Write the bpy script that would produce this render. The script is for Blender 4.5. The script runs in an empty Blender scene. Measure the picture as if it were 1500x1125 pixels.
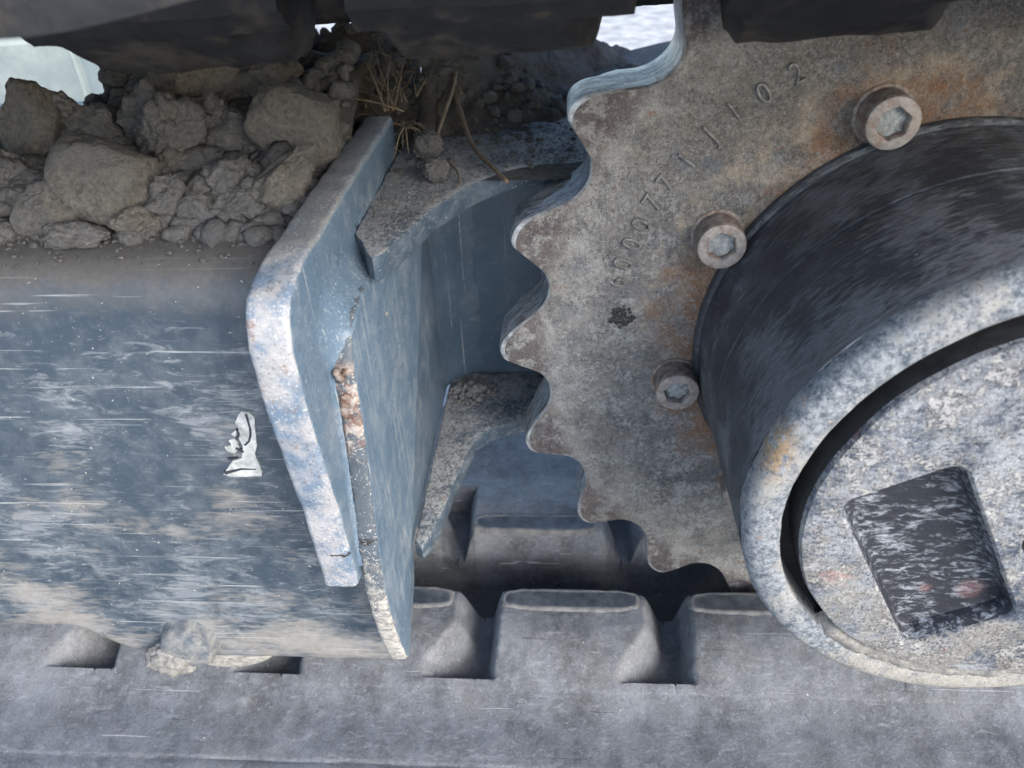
import bpy, bmesh, math, random
from mathutils import Vector, Matrix, noise
from math import sin, cos, pi, radians, sqrt, atan2, hypot

scene = bpy.context.scene
S = 0.001                      # everything below is laid out in millimetres
# ------------------------------------------------------------------ camera
cam_d = bpy.data.cameras.new("camera"); cam = bpy.data.objects.new("camera", cam_d)
scene.collection.objects.link(cam); scene.camera = cam
RGT = Vector((0.99735, 0.05947, -0.04194)); DWN = Vector((-0.00006, -0.57572, -0.81765)); FWD = Vector((-0.07277, 0.81548, -0.57419))
cam.matrix_world = Matrix(((RGT.x, -DWN.x, -FWD.x, -134.02*S), (RGT.y, -DWN.y, -FWD.y, -261.22*S),
                           (RGT.z, -DWN.z, -FWD.z, 163.98*S), (0, 0, 0, 1)))
cam_d.sensor_width = 36; cam_d.lens = 27.19; cam_d.clip_start = 0.005; cam_d.clip_end = 400
cam_d.dof.use_dof = True; cam_d.dof.focus_distance = 0.275; cam_d.dof.aperture_fstop = 17
# ------------------------------------------------------------------ world, sun, exposure
world = bpy.data.worlds.new("World"); scene.world = world; world.use_nodes = True
wn = world.node_tree; bg = wn.nodes["Background"]
sky = wn.nodes.new("ShaderNodeTexSky"); sky.sky_type = 'NISHITA'; sky.sun_disc = False
SUN_EL, SUN_AZ = radians(30), radians(138)
sky.sun_elevation = SUN_EL; sky.sun_rotation = SUN_AZ; sky.air_density = 1.0; sky.dust_density = 2.0
wn.links.new(sky.outputs[0], bg.inputs[0]); bg.inputs[1].default_value = 0.15
sun_d = bpy.data.lights.new("sun", 'SUN'); sun = bpy.data.objects.new("sun", sun_d); scene.collection.objects.link(sun)
sun_d.energy = 1.2; sun_d.angle = radians(32); sun_d.color = (1.0, 0.985, 0.97)
sdir = Vector((sin(SUN_AZ)*cos(SUN_EL), cos(SUN_AZ)*cos(SUN_EL), sin(SUN_EL)))
sun.rotation_euler = sdir.to_track_quat('Z', 'Y').to_euler(); sun.location = sdir*3
vs = scene.view_settings; vs.view_transform = 'Standard'; vs.look = 'None'; vs.gamma = 1.0
vs.use_curve_mapping = False; vs.exposure = 1.35
scene.cycles.use_denoising = True
scene.cycles.max_bounces = 4
scene.cycles.diffuse_bounces = 3
scene.cycles.glossy_bounces = 2
scene.cycles.use_adaptive_sampling = True
scene.cycles.adaptive_threshold = 0.016

# ------------------------------------------------------------------ node helpers
class NT:
    def __init__(s, name):
        s.mat = bpy.data.materials.new(name); s.mat.use_nodes = True
        s.t = s.mat.node_tree; s.t.nodes.clear()
        s.out = s.n("ShaderNodeOutputMaterial"); s.b = s.n("ShaderNodeBsdfPrincipled")
        s.t.links.new(s.b.outputs[0], s.out.inputs[0])
        g = s.n("ShaderNodeNewGeometry")
        s.pos = s.vm('SCALE', g.outputs['Position'], scale=1000.0)
        s.geo = g
    def n(s, t): return s.t.nodes.new(t)
    def put(s, sock, v):
        if v is None: return
        if hasattr(v, 'is_output'): s.t.links.new(v, sock)
        elif isinstance(v, (tuple, list)):
            v = tuple(v)
            sock.default_value = v + (1.0,) if (len(v) == 3 and sock.type == 'RGBA') else v
        else: sock.default_value = v
    def vm(s, op, a, b=None, scale=None):
        n = s.n("ShaderNodeVectorMath"); n.operation = op; s.put(n.inputs[0], a)
        if b is not None: s.put(n.inputs[1], b)
        if scale is not None: s.put(n.inputs['Scale'], scale)
        return n.outputs['Value'] if op in ('LENGTH', 'DISTANCE', 'DOT_PRODUCT') else n.outputs[0]
    def m(s, op, a, b=None, c=None, clamp=False):
        n = s.n("ShaderNodeMath"); n.operation = op; n.use_clamp = clamp
        s.put(n.inputs[0], a); s.put(n.inputs[1], b); s.put(n.inputs[2], c); return n.outputs[0]
    def xyz(s, v=None):
        n = s.n("ShaderNodeSeparateXYZ"); s.put(n.inputs[0], v or s.pos); return n.outputs
    def comb(s, x, y, z):
        n = s.n("ShaderNodeCombineXYZ"); s.put(n.inputs[0], x); s.put(n.inputs[1], y); s.put(n.inputs[2], z); return n.outputs[0]
    def mp(s, v=None, scale=(1, 1, 1), rot=(0, 0, 0), loc=(0, 0, 0)):
        n = s.n("ShaderNodeMapping"); s.put(n.inputs[0], v or s.pos)
        n.inputs['Scale'].default_value = scale; n.inputs['Rotation'].default_value = rot; n.inputs['Location'].default_value = loc
        return n.outputs[0]
    def ns(s, scale, d=5.0, r=0.6, v=None, dist=0.0):
        d = min(d, 5.0)
        n = s.n("ShaderNodeTexNoise"); s.put(n.inputs['Vector'], v or s.pos)
        n.inputs['Scale'].default_value = scale; n.inputs['Detail'].default_value = d
        n.inputs['Roughness'].default_value = r; n.inputs['Distortion'].default_value = dist
        return n.outputs[0]
    def vo(s, scale, v=None, feature='F1', out='Distance'):
        n = s.n("ShaderNodeTexVoronoi"); n.feature = feature; s.put(n.inputs['Vector'], v or s.pos)
        n.inputs['Scale'].default_value = scale; return n.outputs[out]
    def st(s, f, a, b):                       # clamped linear step a..b -> 0..1
        n = s.n("ShaderNodeMapRange"); n.clamp = True; s.put(n.inputs[0], f)
        s.put(n.inputs[1], a); s.put(n.inputs[2], b); return n.outputs[0]
    def mix(s, f, a, b, blend='MIX'):
        n = s.n("ShaderNodeMix"); n.data_type = 'RGBA'; n.blend_type = blend
        s.put(n.inputs[0], f); s.put(n.inputs[6], a); s.put(n.inputs[7], b); return n.outputs[2]
    def fm(s, f, a, b):
        n = s.n("ShaderNodeMix"); n.data_type = 'FLOAT'; s.put(n.inputs[0], f); s.put(n.inputs[2], a); s.put(n.inputs[3], b); return n.outputs[0]
    def specks(s, col, light=(.5, .52, .53), dark=(.03, .035, .045), kl=.6, kd=.6, scale=1.5, off=0.0, tl=.60, td=.60):
        """grain-sized light and dark flecks, clustered"""
        cl = s.ns(.07, 3, .6, s.mp(loc=(off+3, 2, 1)))
        a = s.ns(scale, 2, .6, s.mp(loc=(off, 5, 9))); b = s.ns(scale*.8, 2, .6, s.mp(loc=(off+40, 1, 2)))
        k = s.m('MULTIPLY', s.m('SUBTRACT', cl, .5), .35)
        col = s.mix(s.m('MULTIPLY', s.st(s.m('ADD', a, k), tl, tl+.06), kl), col, light)
        return s.mix(s.m('MULTIPLY', s.st(s.m('SUBTRACT', b, k), td, td+.06), kd), col, dark)
    def near(s, c, r0, r1, v=None):           # 1 inside r0 of point c, fading to 0 at r1
        return s.st(s.vm('DISTANCE', v or s.pos, c), r1, r0)
    def done(s, col, rough=0.7, metal=0.0, height=None, dist=0.5, strength=0.6, spec=None):
        s.put(s.b.inputs['Base Color'], col); s.put(s.b.inputs['Roughness'], rough); s.put(s.b.inputs['Metallic'], metal)
        if spec is not None: s.put(s.b.inputs['Specular IOR Level'], spec)
        if height is not None:
            bp = s.n("ShaderNodeBump"); bp.inputs['Strength'].default_value = strength
            bp.inputs['Distance'].default_value = dist*S; s.put(bp.inputs['Height'], height)
            s.t.links.new(bp.outputs[0], s.b.inputs['Normal'])
        return s.mat

# ------------------------------------------------------------------ materials
def paint(name, axis, mud=0.0, wear=0.5, dust=0.5, lift=1.0, soil_top=False):
    """slate-blue machine paint; axis = scratch direction"""
    t = NT(name)
    k = {'X': (.11, .5, .5), 'Z': (.5, .5, .07), 'Y': (.5, .055, .5)}[axis]
    base = t.mix(t.ns(.02, 4), tuple(c*lift for c in (.036, .059, .088)), tuple(c*lift for c in (.062, .092, .126)))
    x, y, z = t.xyz()[:3]
    sc = t.ns(.55, 7, .74, t.mp(scale=k, rot=(0, .06, 0)), 1.0)
    patch = t.ns(.021, 5, .62, t.mp(loc=(31, 7, 3)))
    low = t.st(z, 60, -130)
    amt = t.m('ADD', t.m('MULTIPLY', low, .22*mud), t.m('MULTIPLY', t.m('SUBTRACT', patch, .5), 1.1))
    # thin pale scuffs, denser where the dust patches are
    scuff = t.st(t.m('ADD', sc, t.m('MULTIPLY', amt, 1.0)), .66, .80)
    col = t.mix(t.m('MULTIPLY', scuff, .75*wear+.2), base, (.26, .285, .31))
    # general film of dust
    film = t.st(t.m('ADD', t.ns(.12, 8, .7), t.m('MULTIPLY', amt, .45)), .46, .86)
    col = t.mix(t.m('MULTIPLY', film, .75*dust), col, (.26, .29, .32))
    # tan mud wiped along the surface
    p2 = t.ns(.028, 5, .6, t.mp(loc=(5, 60, 17), scale=(.55, 1, 1)))
    st2 = t.ns(.7, 6, .7, t.mp(scale=k, rot=(0, .10, 0), loc=(9, 9, 9)), .9)
    mu = t.m('ADD', t.m('MULTIPLY', t.m('SUBTRACT', p2, .5), 1.3), t.m('ADD', t.m('MULTIPLY', low, .30*mud), t.m('MULTIPLY', st2, .55)))
    mud_m = t.st(mu, .53-.06*mud, .66)
    col = t.mix(t.m('MULTIPLY', mud_m, .78*min(1, mud+.25)), col, t.mix(t.ns(.3, 4), (.19, .177, .158), (.33, .325, .31)))
    # long fine scratches
    for i, (rot, th) in enumerate([((0, .05, 0), .715), ((0, -.45, .3), .705), ((.3, .75, 0), .712)]):
        kk = {'X': (.010, 1.1, 1.1), 'Z': (1.1, 1.1, .014), 'Y': (1.1, .01, 1.1)}[axis]
        ln = t.ns(.8, 2, .5, t.mp(scale=kk, rot=rot, loc=(i*13, i*7, i*3)))
        col = t.mix(t.m('MULTIPLY', t.st(ln, th-.015, th+.03), .65), col, (.42, .45, .46))
    # wiped, curling smears of pale dust
    wv = t.ns(.35, 5, .72, t.mp(scale=(.16, .5, .6), rot=(0, -.5, 0), loc=(2, 5, 1)), 1.6)
    wm = t.m('MULTIPLY', t.st(wv, .56, .66), t.st(t.m('ADD', t.ns(.018, 3, .5, t.mp(loc=(40, 2, 6))), t.m('MULTIPLY', low, .12*mud)), .50, .62))
    col = t.mix(t.m('MULTIPLY', wm, .6*(wear+.2)), col, (.34, .37, .40))
    if soil_top:
        tp = t.st(t.m('ADD', z, t.m('MULTIPLY', t.ns(.07, 5, .65), 22)), 58, 72)
        col = t.mix(t.m('MULTIPLY', tp, .85), col, t.mix(t.ns(.5, 5, .75), (.055, .054, .054), (.15, .145, .14)))
    # chips and specks
    sp = t.st(t.ns(.62, 3, .6, t.mp(loc=(3, 1, 8))), .70, .735)
    col = t.mix(sp, col, (.46, .47, .46))
    ch = t.st(t.ns(.10, 5, .65, t.mp(loc=(73, 21, 8))), .715, .73)
    col = t.mix(ch, col, t.mix(t.ns(.6, 3), (.30, .23, .15), (.46, .43, .36)))
    h = t.m('ADD', t.m('MULTIPLY', mud_m, .6), t.m('ADD', t.m('MULTIPLY', t.ns(.35, 6, .65), .8), t.m('MULTIPLY', ch, -.6)))
    if axis == 'Z' and dust > .5: col = t.specks(col, (.30, .34, .37), (.03, .045, .065), .35, .35, .9, 31.0, .60, .60)
    rough = t.m('ADD', .36, t.m('ADD', t.m('MULTIPLY', film, .3), t.m('MULTIPLY', mud_m, .3)), clamp=True)
    return t.done(col, rough, 0, h, .35, .5)

def m_plate_edge(second=False):
    t = NT("rusty_plate_edge" if second else "worn_plate_edge")
    base = t.mix(t.ns(.05, 4), (.16, .22, .31), (.10, .15, .21))
    worn = t.st(t.ns(.07, 6, .68, t.mp(loc=(4, 4, 9))), .41, .55)
    col = t.mix(worn, base, t.mix(t.ns(.25, 6, .7), (.20, .215, .24), (.43, .43, .44)))
    rust = t.st(t.ns(.09, 7, .75, t.mp(loc=(44, 4, 1))), .585, .66)
    col = t.mix(t.m('MULTIPLY', rust, .8), col, (.20, .11, .07))
    x, y, z = t.xyz()[:3]
    if second:
        col = t.mix(.92, col, t.mix(t.ns(.12, 5, .7), (.030, .047, .068), (.075, .100, .125)))
        seam = t.m('MULTIPLY', t.m('MULTIPLY', t.st(z, 40, 37), t.st(z, 2, 16)), t.st(t.ns(.11, 5, .7, t.mp(loc=(9, 1, 1))), .45, .52))
        col = t.mix(seam, col, t.mix(t.st(t.ns(.3, 5, .7), .4, .6), (.12, .058, .038), (.36, .33, .31)))
    cake = t.st(t.m('ADD', t.ns(.3, 7, .7), t.st(z, 20, -95)), .98 if second else 1.02, 1.22 if second else 1.30)
    col = t.mix(cake, col, t.mix(t.st(t.ns(.45, 5, .75, t.mp(scale=(.5, 1, 1.4))), .38, .62), (.20, .205, .20), (.50, .48, .44)))
    ck = t.m('MULTIPLY', t.st(t.m('ABSOLUTE', t.m('ADD', z, t.m('ADD', 21, t.m('MULTIPLY', t.ns(.25, 4, .7), 9)))), 1.0, .5), t.m('MULTIPLY', t.st(x, -213.5, -211.5), t.st(y, -80, -84)))
    col = t.mix(ck, col, (.02, .02, .02))
    top = t.m('MULTIPLY', t.st(z, 70, 74), t.st(y, -85, -60))
    col = t.mix(t.m('MULTIPLY', top, .75), col, t.mix(t.ns(.12, 6, .7), (.10, .115, .13), (.21, .215, .22)))
    col = t.specks(col, (.58, .57, .55), (.07, .075, .085), .5, .55, 1.2, 17.0)
    h = t.m('ADD', t.ns(.4, 7, .7), t.m('MULTIPLY', cake, 1.2))
    return t.done(col, .55, 0, h, .6, .7)

def m_sprocket():
    t = NT("sprocket_face")
    x, y, z = t.xyz()[:3]
    r = t.m('POWER', t.m('ADD', t.m('MULTIPLY', x, x), t.m('MULTIPLY', z, z)), .5)
    g = t.ns(.55, 8, .78)
    big = t.ns(.035, 5, .72, t.mp(loc=(21, 3, 5)))
    col = t.mix(t.st(t.m('ADD', t.m('MULTIPLY', g, .55), t.m('MULTIPLY', big, .45)), .40, .60), (.082, .085, .091), (.285, .285, .278))
    cake = t.st(t.m('ADD', t.ns(.10, 5, .85, t.mp(loc=(2, 4, 4))), t.m('MULTIPLY', t.m('SUBTRACT', g, .5), .5)), .52, .60)
    col = t.mix(t.m('MULTIPLY', cake, .75), col, t.mix(g, (.25, .265, .275), (.47, .485, .485)))
    pit = t.st(t.m('ADD', t.ns(.16, 5, .85, t.mp(loc=(12, 4, 9))), t.m('MULTIPLY', t.m('SUBTRACT', g, .5), .4)), .55, .62)
    col = t.mix(t.m('MULTIPLY', pit, .5), col, (.034, .040, .050))
    # brown film towards the top, blue-grey paint remains lower down
    br = t.st(t.m('ADD', t.m('MULTIPLY', t.ns(.03, 5, .6), 60), z), 45, 110)
    col = t.mix(t.m('MULTIPLY', br, .62), col, t.mix(t.st(g, .35, .65), (.060, .054, .050), (.215, .190, .165)))
    bl = t.st(t.ns(.06, 6, .7, t.mp(loc=(11, 2, 7))), .56, .64)
    col = t.mix(t.m('MULTIPLY', bl, .5), col, t.mix(g, (.03, .045, .075), (.14, .17, .21)))
    # pale dust on the outer ring
    ring = t.m('MULTIPLY', t.st(r, 122, 138), t.st(t.ns(.08, 7, .75), .40, .60))
    col = t.mix(t.m('MULTIPLY', ring, .55), col, (.41, .405, .385))
    ringi = t.m('MULTIPLY', t.m('MULTIPLY', t.st(r, 112, 104), t.st(t.ns(.07, 7, .75, t.mp(loc=(3, 8, 1))), .46, .6)), t.st(z, -20, 20))
    col = t.mix(t.m('MULTIPLY', ringi, .7), col, t.mix(g, (.26, .20, .13), (.48, .42, .33)))
    # rust round the hub seat
    n1 = t.ns(.075, 8, .76, t.mp(loc=(2, 2, 2)))
    rr = t.m('ADD', t.st(r, 112, 86), t.m('MULTIPLY', t.m('SUBTRACT', n1, .5), 2.6))
    seat = t.m('ADD', t.near((-92, 0, 18), 14, 34), t.m('ADD', t.near((-46, 0, 92), 10, 34), t.m('ADD', t.near((-86, 0, -40), 16, 44), t.near((-20, 0, 108), 14, 36))))
    rust = t.m('MULTIPLY', t.st(t.m('ADD', rr, t.m('MULTIPLY', seat, .55)), .86, 1.45), t.st(t.ns(.42, 5, .8, t.mp(loc=(6, 1, 3))), .34, .52))
    col = t.mix(t.m('MULTIPLY', rust, .85), col, t.mix(t.ns(.33, 6, .75, t.mp(loc=(1, 8, 4))), (.075, .038, .024), (.34, .165, .070)))
    spots = t.st(t.ns(.16, 4, .6, t.mp(loc=(17, 5, 9))), .69, .72)
    col = t.mix(t.m('MULTIPLY', spots, .7), col, (.24, .115, .06))
    # bare purple-brown metal on the tooth roots
    tooth = t.m('MULTIPLY', t.st(r, 141, 147), t.st(t.ns(.14, 6, .7), .44, .5))
    col = t.mix(t.m('MULTIPLY', tooth, .7), col, (.075, .052, .055))
    wh = t.st(t.ns(1.1, 3, .6), .68, .74)
    col = t.mix(t.m('MULTIPLY', wh, .8), col, (.58, .60, .60))
    dk = t.st(t.ns(.9, 4, .65, t.mp(loc=(7, 7, 7))), .62, .68)
    col = t.mix(t.m('MULTIPLY', dk, .45), col, (.022, .026, .034))
    col = t.specks(col, (.50, .51, .50), (.028, .030, .036), .26, .6, 1.3)
    h = t.m('ADD', t.ns(.5, 8, .8), t.m('MULTIPLY', t.ns(.09, 3), .9))
    return t.done(col, .66, 0, h, 1.5, .95)

def m_polished():
    t = NT("polished_tooth_flank")
    st = t.ns(.30, 5, .72, t.mp(scale=(.5, 1.3, .5), rot=(.5, .3, 0)), .8)
    st2 = t.ns(1.0, 4, .7, t.mp(scale=(.35, 1.4, .35), rot=(.6, .2, 0)))
    col = t.mix(t.st(st, .38, .62), (.13, .15, .18), (.68, .72, .76))
    col = t.mix(t.m('MULTIPLY', t.st(st2, .54, .66), .8), col, (.58, .62, .66))  # wear streaks, paled so the colour also carries the steel's highlights
    col = t.mix(t.m('MULTIPLY', t.st(t.ns(.06, 5, .7), .58, .66), .7), col, (.24, .15, .12))
    col = t.mix(t.st(t.ns(.22, 5, .75, t.mp(loc=(9, 3, 3))), .60, .66), col, (.025, .025, .03))
    return t.done(col, t.fm(st, .5, .3), .35, st2, .5, .6)

def m_barrel():
    t = NT("hub_barrel_paint")
    x, y, z = t.xyz()[:3]
    th = t.m('ARCTAN2', z, x)
    v = t.comb(t.m('ADD', t.m('MULTIPLY', th, 16.0), t.m('MULTIPLY', y, .10)), t.m('MULTIPLY', y, 1.1), 0.0)
    v2 = t.comb(t.m('ADD', t.m('MULTIPLY', th, 22.0), t.m('MULTIPLY', y, .16)), t.m('MULTIPLY', y, .8), 4.0)
    sm = t.ns(.9, 7, .7, v, .8); s2 = t.ns(.8, 6, .7, v2, .6)
    lot = t.m('ADD', t.ns(.04, 5, .65), t.m('MULTIPLY', t.st(y, -20, -80), .06))
    col = t.mix(t.ns(.06, 5), (.019, .024, .032), (.058, .067, .083))
    f = t.st(t.m('ADD', sm, t.m('MULTIPLY', t.m('SUBTRACT', lot, .5), .9)), .50, .60)
    col = t.mix(t.m('MULTIPLY', f, .60), col, (.17, .185, .205))
    f2 = t.st(t.m('ADD', s2, t.m('MULTIPLY', t.m('SUBTRACT', lot, .5), .9)), .57, .66)
    col = t.mix(t.m('MULTIPLY', f2, .45), col, (.20, .215, .235))
    br = t.st(t.ns(.04, 5, .6, t.mp(loc=(7, 1, 2))), .52, .68)
    col = t.mix(t.m('MULTIPLY', br, .30), col, (.085, .076, .070))
    sp = t.st(t.ns(.7, 2), .74, .77); col = t.mix(sp, col, (.42, .46, .5))
    h = t.m('ADD', t.m('MULTIPLY', sm, 1.4), t.ns(.4, 5))
    return t.done(col, t.fm(f, .34, .7), 0, h, .8, .75)

def m_rim():
    t = NT("dusty_hub_rim")
    g = t.ns(.42, 8, .76)
    col = t.mix(t.st(g, .38, .60), (.060, .080, .106), (.26, .283, .305))
    col = t.mix(t.st(t.ns(.06, 6, .7, t.mp(loc=(3, 1, 9))), .50, .62), col, t.mix(g, (.20, .205, .205), (.345, .345, .33)))
    x, y, z = t.xyz()[:3]
    cake = t.st(t.m('ADD', t.ns(.2, 7, .7), t.st(z, -30, -90)), .95, 1.2)
    col = t.mix(cake, col, t.mix(t.ns(.6, 5, .7), (.20, .195, .18), (.40, .385, .35)))
    och = t.m('MULTIPLY', t.near((-74, -96, 24), 3, 11, t.mp(scale=(1.5, 1, .75), rot=(0, 0, 0), loc=(43, 0, 5))), t.st(t.ns(.5, 5, .7, t.mp(scale=(1, 1, .5))), .40, .52))
    col = t.mix(t.m('MULTIPLY', och, .8), col, (.34, .22, .095))
    rst = t.st(t.ns(.16, 5, .7, t.mp(loc=(31, 1, 9))), .64, .70); col = t.mix(t.m('MULTIPLY', rst, .6), col, (.26, .15, .08))
    col = t.specks(col, (.56, .57, .56), (.04, .055, .085), .3, .6, 1.2, 7.0)
    return t.done(col, .8, 0, t.m('ADD', g, t.m('MULTIPLY', cake, .8)), .8, .7)

def m_cover():
    t = NT("dusty_hub_cover")
    g = t.ns(.5, 8, .8); k = t.ns(.045, 5, .75, t.mp(loc=(5, 5, 1)))
    dr = t.ns(.5, 5, .75, t.mp(scale=(.22, 1, .8), rot=(0, .35, 0)), .8)
    mixv = t.m('ADD', t.m('ADD', t.m('MULTIPLY', g, .5), t.m('MULTIPLY', dr, .5)), t.m('MULTIPLY', t.m('SUBTRACT', k, .5), .9))
    col = t.mix(t.st(mixv, .40, .56), (.050, .068, .100), (.27, .29, .315))
    w = t.st(t.m('ADD', t.ns(.10, 5, .85, t.mp(loc=(8, 2, 2))), t.m('MULTIPLY', t.m('SUBTRACT', g, .5), .5)), .50, .58)
    col = t.mix(t.m('MULTIPLY', w, .7), col, t.mix(dr, (.30, .30, .295), (.48, .475, .46)))
    sp = t.st(t.ns(.35, 5, .85, t.mp(loc=(1, 2, 6))), .58, .64); col = t.mix(t.m('MULTIPLY', sp, .8), col, (.030, .036, .050))
    mz = t.xyz()[2]
    tm = t.st(t.m('ADD', t.ns(.055, 5, .75, t.mp(loc=(19, 2, 8))), t.m('MULTIPLY', t.st(mz, 10, -60), .12)), .55, .64)
    col = t.mix(t.m('MULTIPLY', tm, .7), col, t.mix(g, (.20, .19, .17), (.36, .345, .315)))
    n = t.ns(.22, 5, .8, t.mp(loc=(6, 6, 6)))
    red = t.st(t.m('ADD', t.st(t.ns(.055, 3, .5, t.mp(loc=(91, 4, 44), scale=(1, 1, 1.6))), .60, .70), t.m('MULTIPLY', t.m('SUBTRACT', n, .5), 2.0)), .62, 1.0)
    col = t.mix(t.m('MULTIPLY', red, .35), col, (.40, .14, .14))
    col = t.specks(col, (.60, .61, .60), (.025, .034, .058), .3, .7, 1.2, 13.0, .60, .57)
    return t.done(col, .8, 0, t.m('ADD', g, t.m('MULTIPLY', w, .8)), .9, .8)

def m_pocket():
    t = NT("pocket_paint")
    g = t.ns(.5, 8, .76, t.mp(scale=(.45, 1, 1.2)), .5)
    k = t.ns(.06, 5, .65, t.mp(loc=(5, 5, 1)))
    col = t.mix(t.st(t.m('ADD', g, t.m('MULTIPLY', t.m('SUBTRACT', k, .5), .7)), .52, .70), (.007, .011, .020), (.27, .30, .34))
    red = t.m('MULTIPLY', t.m('MAXIMUM', t.near((-8, -92, -34), 2.5, 5.5), t.near((-22, -92, -34), 1, 2.6)), t.st(t.ns(.6, 4, .7), .36, .5))
    col = t.mix(t.m('MULTIPLY', red, .35), col, (.30, .16, .16))
    return t.done(col, .6, 0, g, .7, .7)

def m_flat(name, c0, c1, sc, rough=.8, dist=.5, metal=0, lo=.35, hi=.65, strength=.7):
    t = NT(name); g = t.ns(sc, 7, .7)
    return t.done(t.mix(t.st(g, lo, hi), c0, c1), rough, metal, g, dist, strength)

def m_bolt():
    t = NT("rusty_bolt_steel"); g = t.ns(.35, 7, .74)
    col = t.mix(t.st(g, .38, .62), (.105, .085, .075), (.31, .28, .26))
    w = t.st(t.xyz()[1], -8.5, -10.2); col = t.mix(t.m('MULTIPLY', w, .55), col, t.mix(g, (.20, .19, .19), (.47, .44, .42)))
    ru = t.st(t.ns(.22, 6, .8, t.mp(loc=(3, 4, 5))), .50, .58); col = t.mix(t.m('MULTIPLY', ru, .55), col, (.17, .095, .062))
    return t.done(col, .6, .15, g, .5, .7)

def m_rubber():
    t = NT("dusty_track_rubber")
    a = t.ns(.02, 5, .65, t.mp(scale=(1.6, .6, 1))); b = t.ns(.11, 5, .82); c = t.ns(.5, 5, .75)
    sm_ = t.ns(.3, 5, .75, t.mp(scale=(.35, .9, 1), rot=(0, 0, .5)), 1.0)
    x, y, z = t.xyz()[:3]
    col = t.mix(t.st(a, .38, .64), (.072, .078, .086), (.158, .170, .186))
    col = t.mix(t.m('MULTIPLY', t.st(b, .42, .64), .50), col, t.mix(c, (.16, .176, .202), (.30, .32, .36)))
    col = t.mix(t.m('MULTIPLY', t.st(sm_, .56, .66), .42), col, (.33, .345, .37))
    col = t.mix(t.m('MULTIPLY', t.st(c, .60, .70), .45), col, (.42, .44, .47))
    dk = t.st(t.ns(.06, 5, .8, t.mp(loc=(9, 9, 2))), .54, .63); col = t.mix(t.m('MULTIPLY', dk, .25), col, (.055, .060, .070))
    br = t.st(t.ns(.035, 4, .7, t.mp(loc=(17, 1, 1))), .54, .68); col = t.mix(t.m('MULTIPLY', br, .22), col, (.15, .138, .125))
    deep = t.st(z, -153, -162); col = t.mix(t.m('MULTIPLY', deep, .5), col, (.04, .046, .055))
    sp = t.st(t.ns(.55, 2, .5, t.mp(loc=(7, 3, 1))), .76, .79); col = t.mix(sp, col, (.55, .58, .60))
    bk = t.st(t.ns(.2, 3, .6, t.mp(loc=(27, 3, 1))), .74, .75); col = t.mix(bk, col, (.012, .014, .017))
    cutl = 0.0
    for i, (rz, th) in enumerate(((.85, .755), (1.35, .725), (-.6, .75))):
        ln = t.ns(.7, 2, .5, t.mp(scale=(.02, .9, .3), rot=(0, 0, rz), loc=(i*9, 4, 1)))
        m_ = t.st(ln, th, th+.012); col = t.mix(t.m('MULTIPLY', m_, .6), col, (.05, .055, .06) if i == 1 else (.40, .42, .44)); cutl = t.m('ADD', m_, cutl)
    h = t.m('ADD', t.m('MULTIPLY', b, 1.0), t.m('SUBTRACT', t.m('MULTIPLY', c, .6), t.m('MULTIPLY', cutl, .6)))
    col = t.specks(col, (.46, .48, .50), (.045, .05, .058), .16, .4, 1.2, 21.0)
    return t.done(col, .62, 0, h, .7, .7)

def m_upper(hang=False):
    t = NT("shaded_lug_rubber" if hang else "shaded_track_rubber")  # track rubber darkened: the upper run's shading is put into its colour
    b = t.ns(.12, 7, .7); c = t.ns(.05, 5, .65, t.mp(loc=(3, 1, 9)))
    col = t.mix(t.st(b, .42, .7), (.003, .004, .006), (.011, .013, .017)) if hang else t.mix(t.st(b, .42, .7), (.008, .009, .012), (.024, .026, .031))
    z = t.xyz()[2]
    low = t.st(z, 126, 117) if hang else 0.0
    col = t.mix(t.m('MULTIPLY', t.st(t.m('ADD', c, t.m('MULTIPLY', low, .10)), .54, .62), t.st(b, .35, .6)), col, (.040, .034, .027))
    return t.done(col, .65, 0, b, .9, .6)

def m_soil(name, c0, c1, sc=.5, dist=1.0):
    t = NT(name); g = t.ns(sc, 9, .75); a = t.ns(.05, 4, .6)
    cr = t.st(t.vo(.16, t.vm('ADD', t.pos, t.vm('SCALE', t.comb(t.ns(.2, 3), t.ns(.23, 3), t.ns(.19, 3)), scale=6.0)), 'DISTANCE_TO_EDGE'), .0, .07)
    col = t.mix(t.st(g, .3, .7), c0, c1)
    col = t.mix(t.m('MULTIPLY', t.st(a, .45, .6), .5), col, (.125, .130, .140))
    sp = t.st(t.ns(1.3, 2), .72, .76); col = t.mix(t.m('MULTIPLY', sp, .7), col, (.34, .34, .33))
    h = t.m('ADD', t.m('MULTIPLY', g, 1.3), t.m('MULTIPLY', cr, .10))
    return t.done(col, .95, 0, h, dist*1.8, 1.0, spec=.2)

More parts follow.
